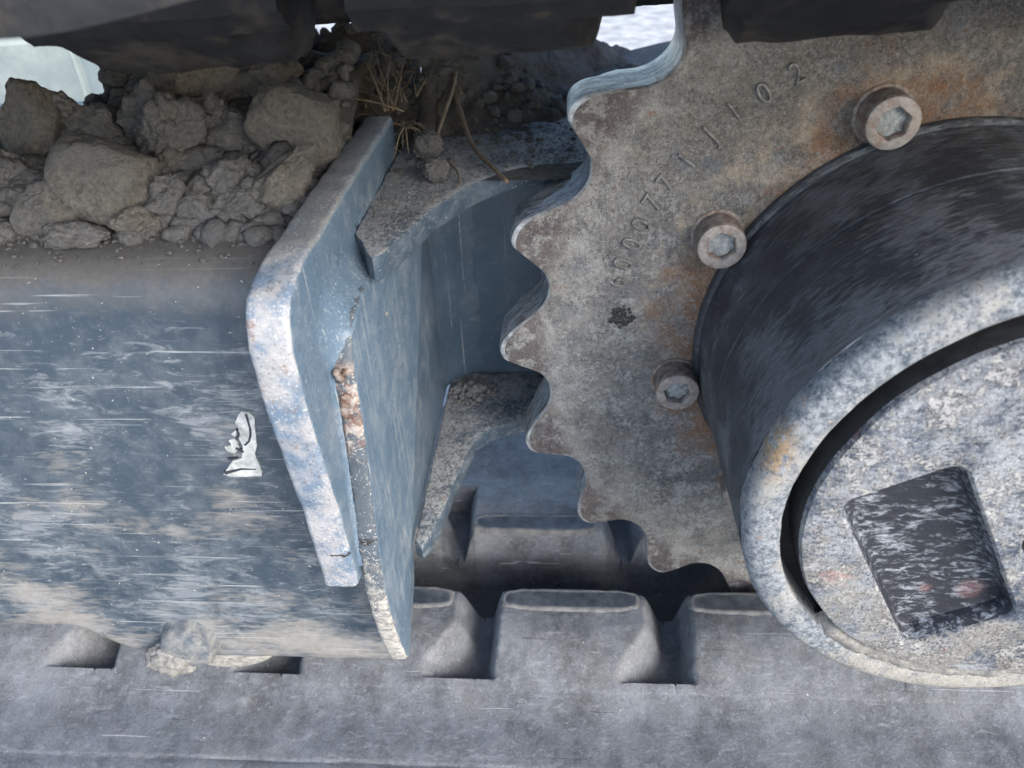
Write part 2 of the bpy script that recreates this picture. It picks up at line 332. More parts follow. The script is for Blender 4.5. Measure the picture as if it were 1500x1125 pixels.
def m_shelf():
    t = NT("gritty_blue_flange")
    x, y, z = t.xyz()[:3]
    blue = t.mix(t.ns(.04, 5), (.035, .062, .095), (.065, .10, .14))
    g = t.ns(.5, 8, .76); k = t.ns(.035, 5, .65)
    dust = t.st(t.m('ADD', g, t.m('MULTIPLY', t.m('SUBTRACT', k, .5), .9)), .34, .52)
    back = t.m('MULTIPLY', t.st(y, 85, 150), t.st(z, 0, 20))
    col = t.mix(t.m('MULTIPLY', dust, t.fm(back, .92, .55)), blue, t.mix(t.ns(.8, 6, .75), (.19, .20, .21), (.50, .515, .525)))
    col = t.mix(t.m('MULTIPLY', t.st(t.m('ADD', y, t.m('MULTIPLY', t.ns(.05, 4), 40)), 122, 165), t.m('MULTIPLY', t.st(z, 0, 20), .85)), col, (.016, .018, .021))  # shade between sprocket and track painted onto the upper flange's rear
    col = t.specks(col, (.40, .41, .41), (.03, .033, .038), .4, .5, 1.2, 27.0)
    ru = t.st(t.ns(.1, 6, .72, t.mp(loc=(3, 9, 9))), .62, .70); col = t.mix(t.m('MULTIPLY', ru, .6), col, (.17, .095, .055))
    return t.done(col, .8, 0, g, .8, .8)

M = dict(
    beam=paint("blue_frame_paint", 'X', mud=.95, wear=.45, dust=.42, soil_top=True, lift=.72),
    plate=paint("blue_plate_paint", 'Z', mud=.15, wear=.95, dust=.95, lift=2.0),
    web=paint("blue_web_paint", 'Z', mud=.0, wear=.25, dust=.4, lift=1.6),
    edge=m_plate_edge(), edge2=m_plate_edge(True), sprocket=m_sprocket(), polished=m_polished(), barrel=m_barrel(), rim=m_rim(), cover=m_cover(), pocket=m_pocket(),
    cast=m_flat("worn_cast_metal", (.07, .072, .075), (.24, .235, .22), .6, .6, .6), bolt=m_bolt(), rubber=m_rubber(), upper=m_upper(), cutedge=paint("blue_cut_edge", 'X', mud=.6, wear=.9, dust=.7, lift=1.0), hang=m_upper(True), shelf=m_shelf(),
    groove=m_flat("black_groove", (.006, .007, .008), (.022, .023, .025), .2),
    clod=m_soil("brown_clay", (.078, .076, .070), (.205, .198, .182)),
    crumb=m_soil("grey_crumb", (.066, .068, .071), (.200, .201, .202)),
    bed=m_soil("dark_soil", (.046, .044, .042), (.130, .123, .116), .35),
    grit=m_soil("pale_grit", (.085, .09, .095), (.27, .28, .285), 1.0, .4),
    mudcake=m_flat("dry_mud_cake", (.13, .13, .125), (.29, .285, .27), .5, .95, 1.0),
    pad=m_flat("polished_lug_pad", (.030, .037, .047), (.095, .107, .125), .12, .42, .5),
    lip=m_flat("torn_rubber_lip", (.09, .098, .11), (.21, .21, .21), .16, .75, .8),
    straw=m_flat("dry_straw", (.10, .082, .058), (.25, .205, .145), .5, .8, .2),
    twig=m_flat("brown_twig", (.09, .068, .048), (.20, .150, .10), .4, .8, .3),
    weld=m_flat("rusty_weld", (.10, .050, .032), (.34, .30, .275), .22, .6, 1.0),
    bright=m_flat("bright_worn_steel", (.20, .215, .23), (.66, .68, .70), .25, .35, .4, .4),
    boss=m_flat("dusty_boss", (.07, .09, .115), (.22, .225, .22), .22, .9, 1.2),
    white=m_flat("sticker_white", (.26, .275, .275), (.60, .63, .62), .3, .5, .15),
    ink=m_flat("sticker_ink", (.012, .014, .02), (.04, .05, .07), .6, .5, .1),
    dab=m_flat("black_paint_dab", (.006, .006, .007), (.022, .023, .025), .6, .3, .6),
    socket=m_flat("socket_mud", (.17, .19, .20), (.36, .385, .39), .5, .7, .6),
    mint=m_flat("pale_mint_paint", (.24, .29, .285), (.33, .375, .365), .05, .7, .5),
    ground=m_flat("pale_concrete", (.30, .30, .30), (.66, .66, .65), .03, .9, 4.0),
)

# ------------------------------------------------------------------ object helpers
COL = scene.collection
WORLD_AT = {}
def thing(name, label, cat, at, group=None, kind=None):
    o = bpy.data.objects.new(name, None); COL.objects.link(o); o.location = Vector(at)*S
    o.empty_display_size = .01
    o["label"] = label; o["category"] = cat
    if group: o["group"] = group
    WORLD_AT[o] = Vector(at); return o
def tag(o, label, cat=None, group=None, kind=None):
    o["label"] = label
    if cat: o["category"] = cat
    if group: o["group"] = group
    if kind: o["kind"] = kind
    return o
def link(name, me, mats, parent=None, at=None, smooth=None):
    """me: mesh in world millimetres; stored relative to its parent or to `at`"""
    o = bpy.data.objects.new(name, me); COL.objects.link(o)
    org = WORLD_AT[parent] if parent else Vector(at or (0, 0, 0))
    me.transform(Matrix.Scale(S, 4) @ Matrix.Translation(-org))
    for m in (mats if isinstance(mats, (list, tuple)) else [mats]): me.materials.append(m)
    if parent: o.parent = parent
    else: o.location = org*S
    WORLD_AT[o] = org
    if smooth is not None:
        me.polygons.foreach_set('use_smooth', [True]*len(me.polygons))
        if smooth < 180: me.set_sharp_from_angle(angle=radians(smooth))
    return o
def mesh(name, v, f, mi=None):
    me = bpy.data.meshes.new(name); me.from_pydata([tuple(p) for p in v], [], f); me.update()
    if mi: me.polygons.foreach_set('material_index', mi)
    return me
def bm_mesh(name, bm):
    bmesh.ops.recalc_face_normals(bm, faces=bm.faces); me = bpy.data.meshes.new(name); bm.to_mesh(me); bm.free(); return me
def fr(p, s, o=4): return noise.fractal(Vector(p)*s, 0.9, 2.1, o)
def sm(a, b, x):
    t = max(0.0, min(1.0, (x-a)/(b-a))); return t*t*(3-2*t)

def resample(poly, step, closed=True):
    out = []; n = len(poly)
    for i in range(n if closed else n-1):
        a, b = Vector(poly[i]), Vector(poly[(i+1) % n]); k = max(1, int((b-a).length/step))
        out += [a.lerp(b, j/k) for j in range(k)]
    if not closed: out.append(Vector(poly[-1]))
    return out
def prism(poly, axis, a, b, step=3, bev=1.2, wob=.35, seed=0.0):
    """flat plate: 2-D outline extruded a..b along axis, edges eased and slightly uneven"""
    pts = resample(poly, step)
    def P(p, w):
        return {'X': (w, p[0], p[1]), 'Y': (p[0], w, p[1]), 'Z': (p[0], p[1], w)}[axis]
    bm = bmesh.new()
    cen = sum((Vector(p) for p in pts), Vector((0, 0)))/len(pts)
    q = []
    n = len(pts)
    for i, p in enumerate(pts):
        tg = (pts[(i+1) % n]-pts[i-1]).normalized(); nr = Vector((tg.y, -tg.x))
        q.append(p+nr*(wob*fr((p.x+seed, p.y, seed), .09, 3)+.4*wob*fr((p.x, p.y, seed), .5, 2)))
    lo = [bm.verts.new(P(p, a)) for p in q]; hi = [bm.verts.new(P(p, b)) for p in q]
    f0 = bm.faces.new(lo); f1 = bm.faces.new(hi[::-1])
    for i in range(n): bm.faces.new((lo[i], hi[i], hi[(i+1) % n], lo[(i+1) % n]))
    bmesh.ops.recalc_face_normals(bm, faces=bm.faces)
    if bev:
        ed = [e for e in bm.edges if f0 in e.link_faces or f1 in e.link_faces]
        bmesh.ops.bevel(bm, geom=ed, offset=bev, segments=3, profile=.5, affect='EDGES', clamp_overlap=True)
    return bm
def face_mats(me, axis, thr=.8):
    """slot 1 for faces that do not look along axis (the plate's cut edges)"""
    ix = 'XYZ'.index(axis)
    for p in me.polygons: p.material_index = 0 if abs(p.normal[ix]) > thr else 1

def tube(pts, rad, seg=8, cap=True):
    v, f = [], []; n = len(pts)
    pts = [Vector(p) for p in pts]
    for i, p in enumerate(pts):
        t = (pts[min(i+1, n-1)]-pts[max(i-1, 0)]).normalized()
        u = t.orthogonal().normalized(); w = t.cross(u)
        r = rad[i] if isinstance(rad, (list, tuple)) else rad
        v += [p+(u*cos(2*pi*k/seg)+w*sin(2*pi*k/seg))*r for k in range(seg)]
    for i in range(n-1):
        for k in range(seg):
            f.append((i*seg+k, i*seg+(k+1) % seg, (i+1)*seg+(k+1) % seg, (i+1)*seg+k))
    if cap: f.append(tuple(range(seg))[::-1]); f.append(tuple((n-1)*seg+k for k in range(seg)))
    return v, f
def lathe(prof, n=160, wob=None):
    """profile of (radius, y) turned round the Y axis"""
    v, f = [], []
    for i, (r, y) in enumerate(prof):
        for k in range(n):
            a = 2*pi*k/n; x, z = r*cos(a), r*sin(a)
            d = wob(i, a, r, y) if wob else 0
            v.append(((r+d)*cos(a), y, (r+d)*sin(a)))
    for i in range(len(prof)-1):
        for k in range(n): f.append((i*n+k, (i+1)*n+k, (i+1)*n+(k+1) % n, i*n+(k+1) % n))
    return v, f
def grid(nx, ny, fn):
    v = [fn(i, j) for j in range(ny) for i in range(nx)]
    f = [(j*nx+i, j*nx+i+1, (j+1)*nx+i+1, (j+1)*nx+i) for j in range(ny-1) for i in range(nx-1)]
    return v, f

# ------------------------------------------------------------------ the setting
GZ = -192.0
v, f = grid(41, 41, lambda i, j: ((i-20)*1500.0*abs(i-20)/3, (j-20)*1500.0*abs(j-20)/3, GZ))
o = link("ground", mesh("ground", v, f), M['ground']); o["kind"] = "structure"; o["label"] = "pale dry ground under and beyond the machine"

# pale block far behind, lower left of the upper track run
t = thing("painted_block", "pale mint white painted block behind the soil, far left", "block", (-640, 470, GZ))
bm = bmesh.new(); bmesh.ops.create_cube(bm, size=1)
bmesh.ops.transform(bm, matrix=Matrix.Translation((-665, 480, (GZ+44)/2)) @ Matrix.Rotation(radians(14), 4, 'Z') @ Matrix.Diagonal((175, 140, 44-GZ, 1)), verts=bm.verts)
bmesh.ops.bevel(bm, geom=bm.edges[:], offset=6, segments=3, affect='EDGES')
link("block_body", bm_mesh("block_body", bm), M['mint'], t, smooth=40)
# ------------------------------------------------------------------ rubber track
PITCH = 90.0
track = thing("rubber_track", "grey rubber crawler track looping round the toothed sprocket", "track", (-200, 11, GZ))
NEAR0, FAR0 = -168.0, -187.0     # left ends of the reference lugs
CEN = 11.0
def in_notch(x, x0): return ((x-x0) % PITCH)
def shoulder(d): return -151.6+13.6*sm(83, 37, d)
def relief(x, y): return .9*fr((x, y, 0), .02, 3)+.25*fr((x, y, 5), .12, 3)
def lower_z(x, y):
    d = abs(y-CEN)
    z = shoulder(d)
    x0 = NEAR0 if y < CEN else FAR0
    fl = -161.0
    edge = 61.0+1.2*noise.noise(Vector((x*.05, y*.05, 3)))
    k = sm(edge+3.6, edge-3.2, d)                 # 1 inside the lug rows
    if y < CEN: k *= 1-sm(-26, -16, x)
    z = z*(1-k)+fl*k
    k2 = sm(21, 17, d); z = z*(1-k2)+(-182)*k2
    z += relief(x, y)
    if d > 61: z += -1.6*sm(126, 140, d)
    # moulded line along the shoulder
    z -= .7*math.exp(-((y+91.5+.6*sin(x*.01))/.7)**2)
    return z
X0, X1 = -520.0, 230.0
ys = []
y = -142.0
while y <= 164:
    ys.append(y); y += .8 if (-94 < y < -88 or -56 < y < -44 or 66 < y < 78 or -12 < y < 0) else 2.5
nx = 300
v, f = grid(nx, len(ys), lambda i, j: (X0+(X1-X0)*i/(nx-1), ys[j], lower_z(X0+(X1-X0)*i/(nx-1), ys[j])))
nb = len(v)
# underside and rim so that the belt has its thickness
ring = [i for i in range(nx)]+[j*nx+nx-1 for j in range(1, len(ys))]+[(len(ys)-1)*nx+i for i in range(nx-2, -1, -1)]+[j*nx for j in range(len(ys)-2, 0, -1)]
for i in ring: v.append((v[i][0], v[i][1], -190.5))
for k in range(len(ring)):
    f.append((ring[k], nb+k, nb+(k+1) % len(ring), ring[(k+1) % len(ring)]))
f.append(tuple(nb+k for k in range(len(ring))))
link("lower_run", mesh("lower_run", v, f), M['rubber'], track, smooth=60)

def lug_mesh(far, seed, dx=0.0, ext=0.0):
    """one guide lug as a closed patch: steep on the left end, swept out on the right, sloping to the shoulder"""
    nu, nv = 92, 54
    L = 72.0
    vs_, nz = [], -190.0
    def zt(u, w):          # w: 0 at the shoulder side .. 1 at the channel side
        d = 72-53*w
        top = shoulder(d)+.22*sm(70, 66, d)-.6*sm(67, 72, d)
        if w > .90: top -= 3.0*((w-.90)/.10)**2
        g = sm(.66, .22, w)                      # 1 towards the shoulder
        lft = sm(-4.6-2.0*g, 2.4-1.0*g, u+.6*noise.noise(Vector((w*9, seed, 1))))
        e1 = L-3.0-14*g+ext; e0 = e1+11+7*g
        rgt = sm(e0, e1, u+.8*noise.noise(Vector((w*7, seed, 4))))
        s_ = min(lft, rgt)
        z = -161+(top+161)*s_**.8
        if d > 63: z = top
        z += relief(u+dx, CEN+d if far else CEN-d)+.45*fr((u, w*46, seed), .09, 4)*s_*sm(.1, .5, w)
        return z
    us = [-8+(L+17+ext)*i/(nu-1) for i in range(nu)]
    ws = [j/(nv-1) for j in range(nv)]
    def Y(w):
        d = 72-53*w
        return CEN+d if far else CEN-d
    v, f = grid(nu, nv, lambda i, j: (us[i], Y(ws[j])+.5*noise.noise(Vector((us[i]*.1, seed, 9)))*(j == nv-1), zt(us[i], ws[j])))
    nb = len(v)
    ring = [i for i in range(nu)]+[j*nu+nu-1 for j in range(1, nv)]+[(nv-1)*nu+i for i in range(nu-2, -1, -1)]+[j*nu for j in range(nv-2, 0, -1)]
    for i in ring: v.append((v[i][0], v[i][1], min(v[i][2], -161)-24))
    n = len(ring)
    for k in range(n): f.append((ring[k], nb+k, nb+(k+1) % n, ring[(k+1) % n]))
    f.append(tuple(nb+k for k in range(n)))
    return v, f, Y
def pad_mesh(far, seed, z0=-136.9):
    """worn flat top of a lug: a rounded bar with a torn pale lip"""
    L = 72.0; cx, hw = L/2-1.0, L/2-4.5
    yc = CEN+(25.5 if far else -25.5); hd = 4.6
    def outline(off, n=72):
        out = []
        for k in range(n):
            a = 2*pi*k/n; c, s_ = cos(a), sin(a)
            px = math.copysign(abs(c)**.35, c)*(hw+off); py = math.copysign(abs(s_)**.6, s_)*(hd+off)
            w = .5*fr((px, py, seed+off), .2, 3)
            out.append((cx+px+w, yc+py+w))
        return out
    v, f = [], []
    rings = [(2.6, -2.6), (1.4, -.2), (.4, .25), (-.2, .05), (-1.0, .0)]
    n = 72
    for off, dz in rings: v += [(x, y, z0+dz+.35*fr((x, y, seed), .4, 2)*(dz > .1)) for x, y in outline(off)]
    mi = []
    for r in range(len(rings)-1):
        for k in range(n): f.append((r*n+k, r*n+(k+1) % n, (r+1)*n+(k+1) % n, (r+1)*n+k)); mi.append(1 if r < 3 else 0)
    v.append((cx, yc, z0-.2)); c = len(v)-1
    for k in range(n): f.append(((len(rings)-1)*n+k, (len(rings)-1)*n+(k+1) % n, c)); mi.append(0)
    return v, f, mi
def place(v, dx, flip=None):
    if flip is None: return [(x+dx, y, z) for x, y, z in v]
    return [(x+dx, y, flip-z) for x, y, z in v]
cnt = 0
for far in (False, True):
    for k in range(-3, 4):
        cnt += 1
        dx = (FAR0 if far else NEAR0)+k*PITCH
        v, f, _ = lug_mesh(far, cnt*3.7, dx, 26.0 if (k == 1 and not far) else 0.0)
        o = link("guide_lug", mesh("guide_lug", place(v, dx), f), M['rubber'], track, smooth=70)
        v, f, mi = pad_mesh(far, cnt*2.1)
        link("worn_top", mesh("worn_top", place(v, dx), f, mi), [M['pad'], M['lip']], o, smooth=60)
# upper run, hanging with its lugs pointing down
def upz(x, y):
    d = abs(y-CEN)
    z = 146.5-.2*sm(60, 136, d)
    if y < CEN: z += -6.0*sm(-180, -232, x)*sm(-60, -120, y)
    z += .8*fr((x, y, 2), .03, 3)
    return z
ysu = [-126+4.0*j for j in range(69)]
v, f = grid(200, len(ysu), lambda i, j: (X0+(X1-X0)*i/199, ysu[j], upz(X0+(X1-X0)*i/199, ysu[j])))
nb = len(v); nx = 200
ring = [i for i in range(nx)]+[j*nx+nx-1 for j in range(1, len(ysu))]+[(len(ysu)-1)*nx+i for i in range(nx-2, -1, -1)]+[j*nx for j in range(len(ysu)-2, 0, -1)]
n = len(ring)
for i in ring: v.append((v[i][0], v[i][1]-1.5*(v[i][1] < 0), v[i][2]+5))
for i in ring: v.append((v[i][0], v[i][1], 172.0))
for k in range(n):
    f.append((ring[k], ring[(k+1) % n], nb+(k+1) % n, nb+k)); f.append((nb+k, nb+(k+1) % n, nb+n+(k+1) % n, nb+n+k))
f.append(tuple(nb+n+k for k in range(n)))
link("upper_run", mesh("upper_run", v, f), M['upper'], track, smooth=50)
UP_NEAR, UP_FAR = -189.0, -236.0
for far in (False, True):
    for k in range(-2, 4):
        cnt += 1
        v, f, _ = lug_mesh(far, cnt*3.7)
        dx = (UP_FAR if far else UP_NEAR)+k*91.0-(14 if k == -2 else 0)+(5 if k == -1 and not far else 0)
        vv = []
        for x, y, z in v:                       # taller than below, and mirrored downwards
            h = (z+161)/23.0
            zz = 149-(35.0-.018*(x+dx+190))*min(1, h) if h > 0 else 149-h*3
            vv.append(((x-36)*(.9 if far else .78)+36+dx, y, zz))
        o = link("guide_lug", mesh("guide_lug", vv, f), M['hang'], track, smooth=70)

# ------------------------------------------------------------------ track frame
frame = thing("track_frame", "slate blue steel track frame with scuffed side face and end plates", "track frame", (-330, 10, -125))
def bottom(x):
    z = -106.5
    z = z+(-124.5-z)*sm(-352, -318, x)
    return z
xs = [-560+2.6*i for i in range(int((560-206)/2.6)+1)]+[-205.6]
def section(x):
    zb = bottom(x)+.5*fr((x, 0, 7), .12, 3)
    s_ = [(134, 40), (134, 63.6), (60, 64), (20, 64), (-20, 64), (-42, 64)]
    s_ += [(-46-14*sin(a), 50+14*cos(a)) for a in [radians(d) for d in (0, 15, 30, 45, 60, 75, 90)]]
    n = 46
    s_ += [(-60, 50+(zb-50)*k/n) for k in range(1, n)]
    s_ += [(-59.7, zb+.8), (-59, zb), (-53, zb), (-52, zb+1), (-52, zb+40), (-20, -60)]
    return s_
v, f = [], []; ns_ = len(section(0))
for x in xs:
    for (y, z) in section(x):
        d = (.7*fr((x, 1, z), .013, 3)+.12*fr((x, 1, z), .12, 3)) if y < -40 else 0
        v.append((x, y-d, z))
for i in range(len(xs)-1):
    for k in range(ns_-1): f.append((i*ns_+k, i*ns_+k+1, (i+1)*ns_+k+1, (i+1)*ns_+k))
beam = link("side_beam", mesh("side_beam", v, f), M['beam'], frame, smooth=50)

# end plate whose worn front edge faces the viewer
P1 = [(56, 60), (55, 74.5), (20, 75), (-36, 74.5), (-70, 74), (-82, 73), (-90, 70.5), (-95, 65), (-97, 58), (-96.5, 40), (-94, 16), (-91, -5), (-90, -25), (-89, -41), (-84, -42.5), (-60, -42.5), (-57, -100), (60, -100)]
bm = prism(P1, 'X', -217.4, -205.2, 2.2, 2.0, .6, 3.0)
me = bm_mesh("end_plate", bm); face_mats(me, 'X', .86)
link("end_plate", me, [M['plate'], M['edge']], frame, smooth=40)
# inner plate, a little behind, reaching lower
P2 = [(77.5, 51.3), (-50, 51.3), (-62, 50.5), (-69, 47), (-73, 40), (-74.5, 28), (-77, 8), (-81, -14), (-85, -34), (-86, -48), (-84, -66), (-81, -84), (-77, -99), (-73, -103), (-69, -102), (-61, -95), (-51, -89), (-45, -80), (-42, -70.5), (77.5, -70.5)]
bm = prism(P2, 'X', -205.0, -197.6, 2.0, 2.0, .8, 9.0)
me = bm_mesh("inner_plate", bm); face_mats(me, 'X', .86)
inner = link("inner_plate", me, [M['plate'], M['edge2']], frame, smooth=40)
# dried weld between the two plates
random.seed(4)
for (z0, z1) in ((38, 33), (29, 24)):
    pts = [(-202.2+.9*random.uniform(-1, 1), -74.6+.6*sin(z*.6)-(2.2 if z < 10 else 0)+random.uniform(-.4, .4), z) for z in [z0+(z1-z0)*k/9 for k in range(10)]]
    v, f = tube(pts, [.6]+[1.5+random.uniform(-.5, .5) for _ in range(8)]+[.5], 10)
    link("weld_bead", mesh("weld_bead", v, f), M['weld'], frame, smooth=180)
# web wall and the two flanges
bm = prism([(-196.3, -70), (-60, -70), (-60, 51.5), (-196.3, 51.5)], 'Y', 78, 86, 6, .6, .3, 5)
link("web_wall", bm_mesh("web_wall", bm), M['web'], frame, smooth=40)
v, f = [], []
for z in range(-67, 53, 3):
    for k in range(13):
        a = radians(90*k/12); rr = 19.0+.35*fr((k, 0, z), .2, 2)
        v.append((-197.7+19-rr*cos(a), 78.05-19+rr*sin(a), z-.2))
f = [(r_*13+k, r_*13+k+1, (r_+1)*13+k+1, (r_+1)*13+k) for r_ in range(39) for k in range(12)]
link("corner_bend", mesh("corner_bend", v, f), M['web'], frame, smooth=180)
UF = [(-204.8, -27), (-200.5, -34), (-197.5, -42), (-194.8, -45.5), (-192, -43), (-187, -27), (-180, -5), (-174, 8), (-168, 18), (-160, 27.5), (-152, 33), (-142, 36), (-120, 38), (-60, 40), (-60, 262), (-82, 244), (-113, 216), (-146, 176), (-172, 138), (-204.8, 92)]
bm = prism(UF, 'Z', 51.5, 60, 2.2, .9, .45, 1)
me = bm_mesh("upper_flange", bm); face_mats(me, 'Z', .8)
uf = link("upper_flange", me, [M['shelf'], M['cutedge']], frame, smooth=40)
LF = [(-196.2, -44), (-193, -47), (-190.5, -42), (-188, -33), (-184.5, -12), (-181, 8), (-178, 21), (-172, 29), (-165, 33), (-158, 35.5), (-148, 40), (-132, 43), (-60, 45), (-60, 77.6), (-196.2, 77.6)]
bm = prism(LF, 'Z', -75, -67, 2.2, .9, .45, 2)
me = bm_mesh("lower_flange", bm); face_mats(me, 'Z', .8)
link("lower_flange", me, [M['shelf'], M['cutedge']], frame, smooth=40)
con = resample([(20, 51.3), (-20, 51.3), (-50, 51.3), (-62, 50.5), (-69, 47), (-73, 40), (-74.5, 28), (-77, 8), (-81, -14), (-84, -30), (-84.8, -36)], 2.0, False)
v, f = [], []; NF = 7
for k, p in enumerate(con):
    tg = (con[min(k+1, len(con)-1)]-con[max(k-1, 0)]).normalized(); nr = Vector((tg.y, -tg.x))
    if nr.x > 0 and k > 3: nr = -nr
    if k <= 3 or nr.y < -.5: nr = Vector((0, 1)) if k < 12 else nr
    t_ = sm(49.5, 36, p.y)*(1 if p.x < -60 else 0)
    o_ = 11.0-8.2*t_-2.4*sm(-10, -36, p.y)+.5*fr((p.x, p.y, 2), .2, 2)
    xi = -197.4-6.6*t_
    ins = .9*(1-t_)
    for q in range(NF):
        w = q/(NF-1); c_ = (1-w)**1.7
        a = p-nr*ins*(1-w)
        v.append((-205.25+(xi+205.25)*c_+.15*fr((p.x, p.y, q), .4, 2), p.x+nr.x*(o_*w**1.3-ins*(1-w)), p.y+nr.y*(o_*w**1.3-ins*(1-w))))
f = [(k*NF+q, k*NF+q+1, (k+1)*NF+q+1, (k+1)*NF+q) for k in range(len(con)-1) for q in range(NF-1)]
link("weld_fillet", mesh("weld_fillet", v, f), M['plate'], frame, smooth=180)
# roller pin with caked mud and the roller disc showing under the beam
def blob(cx, cy, cz, rx, ry, rz, sub, amp, sc, seed):
    bm = bmesh.new(); bmesh.ops.create_icosphere(bm, subdivisions=sub, radius=1)
    for v in bm.verts:
        n = v.co.normalized(); d = 1+amp*fr((n.x+seed, n.y, n.z), sc, 5)
        v.co = Vector((cx+n.x*rx*d, cy+n.y*ry*d, cz+n.z*rz*d))
    return bm
v, f = lathe([(15.5, 2), (14.2, -1.2), (12.6, -2.4), (12.0, -4.5), (11.6, -7.5), (10.2, -9.4), (7.5, -10.4), (4, -10.8), (.1, -11)], 56, lambda i, a, r, y: 1.1*fr((a*2, y*.3, 1), 1, 4))
v = [(x-297, y-58, z-113) for x, y, z in v]
link("roller_pin", mesh("roller_pin", v, f), M['boss'], frame, smooth=60)
bm = blob(-304, -65.5, -119, 11, 6.0, 8.5, 5, .22, 2.6, 3)
link("mud_cake", bm_mesh("mud_cake", bm), M['mudcake'], frame, smooth=180)
v, f = lathe([(33, 6), (33.4, 1), (33, -4), (31, -5.5), (3, -6)], 96)
v = [(x-289, y-50.5, z-107.0) for x, y, z in v]
link("roller_disc", mesh("roller_disc", v, f), M['edge'], frame, smooth=50)
# torn remains of a printed white sticker
YB = -60.3
def islands(name, polys, y0, th, mat, parent, amp):
    """thin torn film: each outline becomes a raised island of one mesh"""
    bm = bmesh.new()
    for n_, poly in enumerate(polys):
        q = [p+Vector((amp*fr((p.x, p.y, n_), .7, 2), amp*fr((p.x, p.y, n_+5), .7, 2))) for p in resample(poly, .9)]
        b = [bm.verts.new((p.x, y0-th, p.y)) for p in q]; a = [bm.verts.new((p.x, y0+.6, p.y)) for p in q]; n = len(q)
        es = [bm.edges.new((b[k], b[(k+1) % n])) for k in range(n)]
        bmesh.ops.triangle_fill(bm, edges=es, use_beauty=True)
        for k in range(n): bm.faces.new((a[k], b[k], b[(k+1) % n], a[(k+1) % n]))
    for f_ in bm.faces:
        f_.normal_update()
        if abs(f_.normal.y) > .9 and f_.normal.y > 0: f_.normal_flip()
    me = bpy.data.meshes.new(name); bm.to_mesh(me); bm.free()
    return link(name, me, mat, parent)
def strip(pts, w0, w1):
    P = [Vector(p) for p in pts]; n = len(P); L_, R_ = [], []
    for k, p in enumerate(P):
        t_ = (P[min(k+1, n-1)]-P[max(k-1, 0)]).normalized(); m_ = Vector((-t_.y, t_.x))*(w0+(w1-w0)*k/(n-1))/2
        L_.append(p+m_); R_.append(p-m_)
    return L_+R_[::-1]
sti = islands("sticker_remnant", [
    [(-246.7, 6.4), (-244.8, 9.9), (-243.2, 11.3), (-240.7, 11.3), (-239.5, 9.0), (-240.6, 2.7), (-241.4, -3.4), (-243.1, -7.1), (-242.8, -10.4), (-242.5, -15.5), (-243.2, -17.4), (-254.2, -17.7), (-256.9, -16.7), (-254.1, -13.2), (-251.7, -10.1), (-248.3, -9.1), (-246.5, -3.8), (-247.1, .7), (-246.0, 4.2)],
    [(-250.9, -.9), (-248.9, -.2), (-247.9, -2.2), (-247.9, -4.5), (-250.3, -6.8), (-252.5, -6.1), (-253.2, -3.8), (-250.5, -3.5)],
    [(-249.5, 1.7), (-247.0, 3.8), (-247.2, 2.7), (-248.2, .7)]], YB, .5, M['white'], beam, .3)
islands("sticker_line", [strip([(-241.8, 10.5), (-241.9, 7.4), (-241.9, 4.3), (-242.5, 1.4), (-243.7, -1.2), (-245.7, -3.0)], .75, .75),
    strip([(-256.3, -16.0), (-253.5, -15.1), (-249.5, -13.9), (-244.2, -14.0)], 1.5, .4), strip([(-249.2, -4.3), (-247.9, -5.0), (-246.8, -6.2)], 1.3, .8),
    strip([(-253.2, -9.3), (-251.4, -9.2), (-249.8, -8.8)], 1.0, .5), strip([(-246.9, 4.0), (-246.4, 2.2), (-246.9, .8), (-248.2, -.2)], .7, .5)], YB-.52, .12, M['ink'], sti, .08)

# ------------------------------------------------------------------ final drive: sprocket, hub, bolts
drive = thing("final_drive", "worn toothed drive sprocket with bolts and thick black hub", "drive sprocket", (0, 0, -160))
NT_, PH = 20, radians(134.93)
def half_tooth():
    """gullet bottom to tooth tip, in (tangential, radial) mm; gullet at angle 0, tip at half a pitch"""
    rg, rt = 13.9, 7.3
    A = Vector((0, 143.6+rg)); hp = pi/NT_
    B = Vector(((162-rt)*sin(hp), (162-rt)*cos(hp)))
    D = B-A; L = D.length; base = atan2(D.y, D.x); al = math.acos((rg+rt)/L)
    aA = base-al                      # direction from A to its tangent point
    pts = []
    for k in range(11):
        a = -pi/2+(aA+pi/2)*k/10; pts.append(A+rg*Vector((cos(a), sin(a))))
    aB = aA+pi                        # from B to its tangent point
    tA, tB = A+rg*Vector((cos(aA), sin(aA))), B+rt*Vector((cos(aB), sin(aB)))
    pts += [tA.lerp(tB, .33), tA.lerp(tB, .67)]
    end = pi/2-hp
    while aB > end+pi: aB -= 2*pi
    for k in range(9):
        a = aB+(end-aB)*k/8; pts.append(B+rt*Vector((cos(a), sin(a))))
    return pts
H = half_tooth()
outl = []
for i in range(NT_):
    th = PH+2*pi*i/NT_                # gullet directions, counter-clockwise
    for sgn in (-1, 1):
        seq = H[::-1][:-1] if sgn < 0 else H[:-1]
        for p in seq:
            r, a = p.length, atan2(p.x, p.y)
            outl.append((r, th+sgn*a+radians(1.5)*((r-143.0)/18.5)**1.3))
n = len(outl)
def wear(r, a):
    return r+.28*fr((cos(a)*30, sin(a)*30, r*.1), .35, 3)
def taper(r, lim, keep):              # teeth thin towards the tip
    return r if r < lim else lim+(r-lim)*keep
prof = [(0.0, 154.0, .8, -.8), (.9, 155.0, .9, 0), (3.0, 200, 1, 0), (21, 200, 1, 0), (26.5, 153, .6, 0), (28, 152, .4, -1.2)]
v, f, mi = [], [], []
def ringpts(y, lim, keep, ins): return [(lambda rr: (rr*cos(a), y, rr*sin(a)))(taper(wear(r, a), lim, keep)+ins) for r, a in outl]
inner_r = [78, 90, 104, 118, 130, 140]
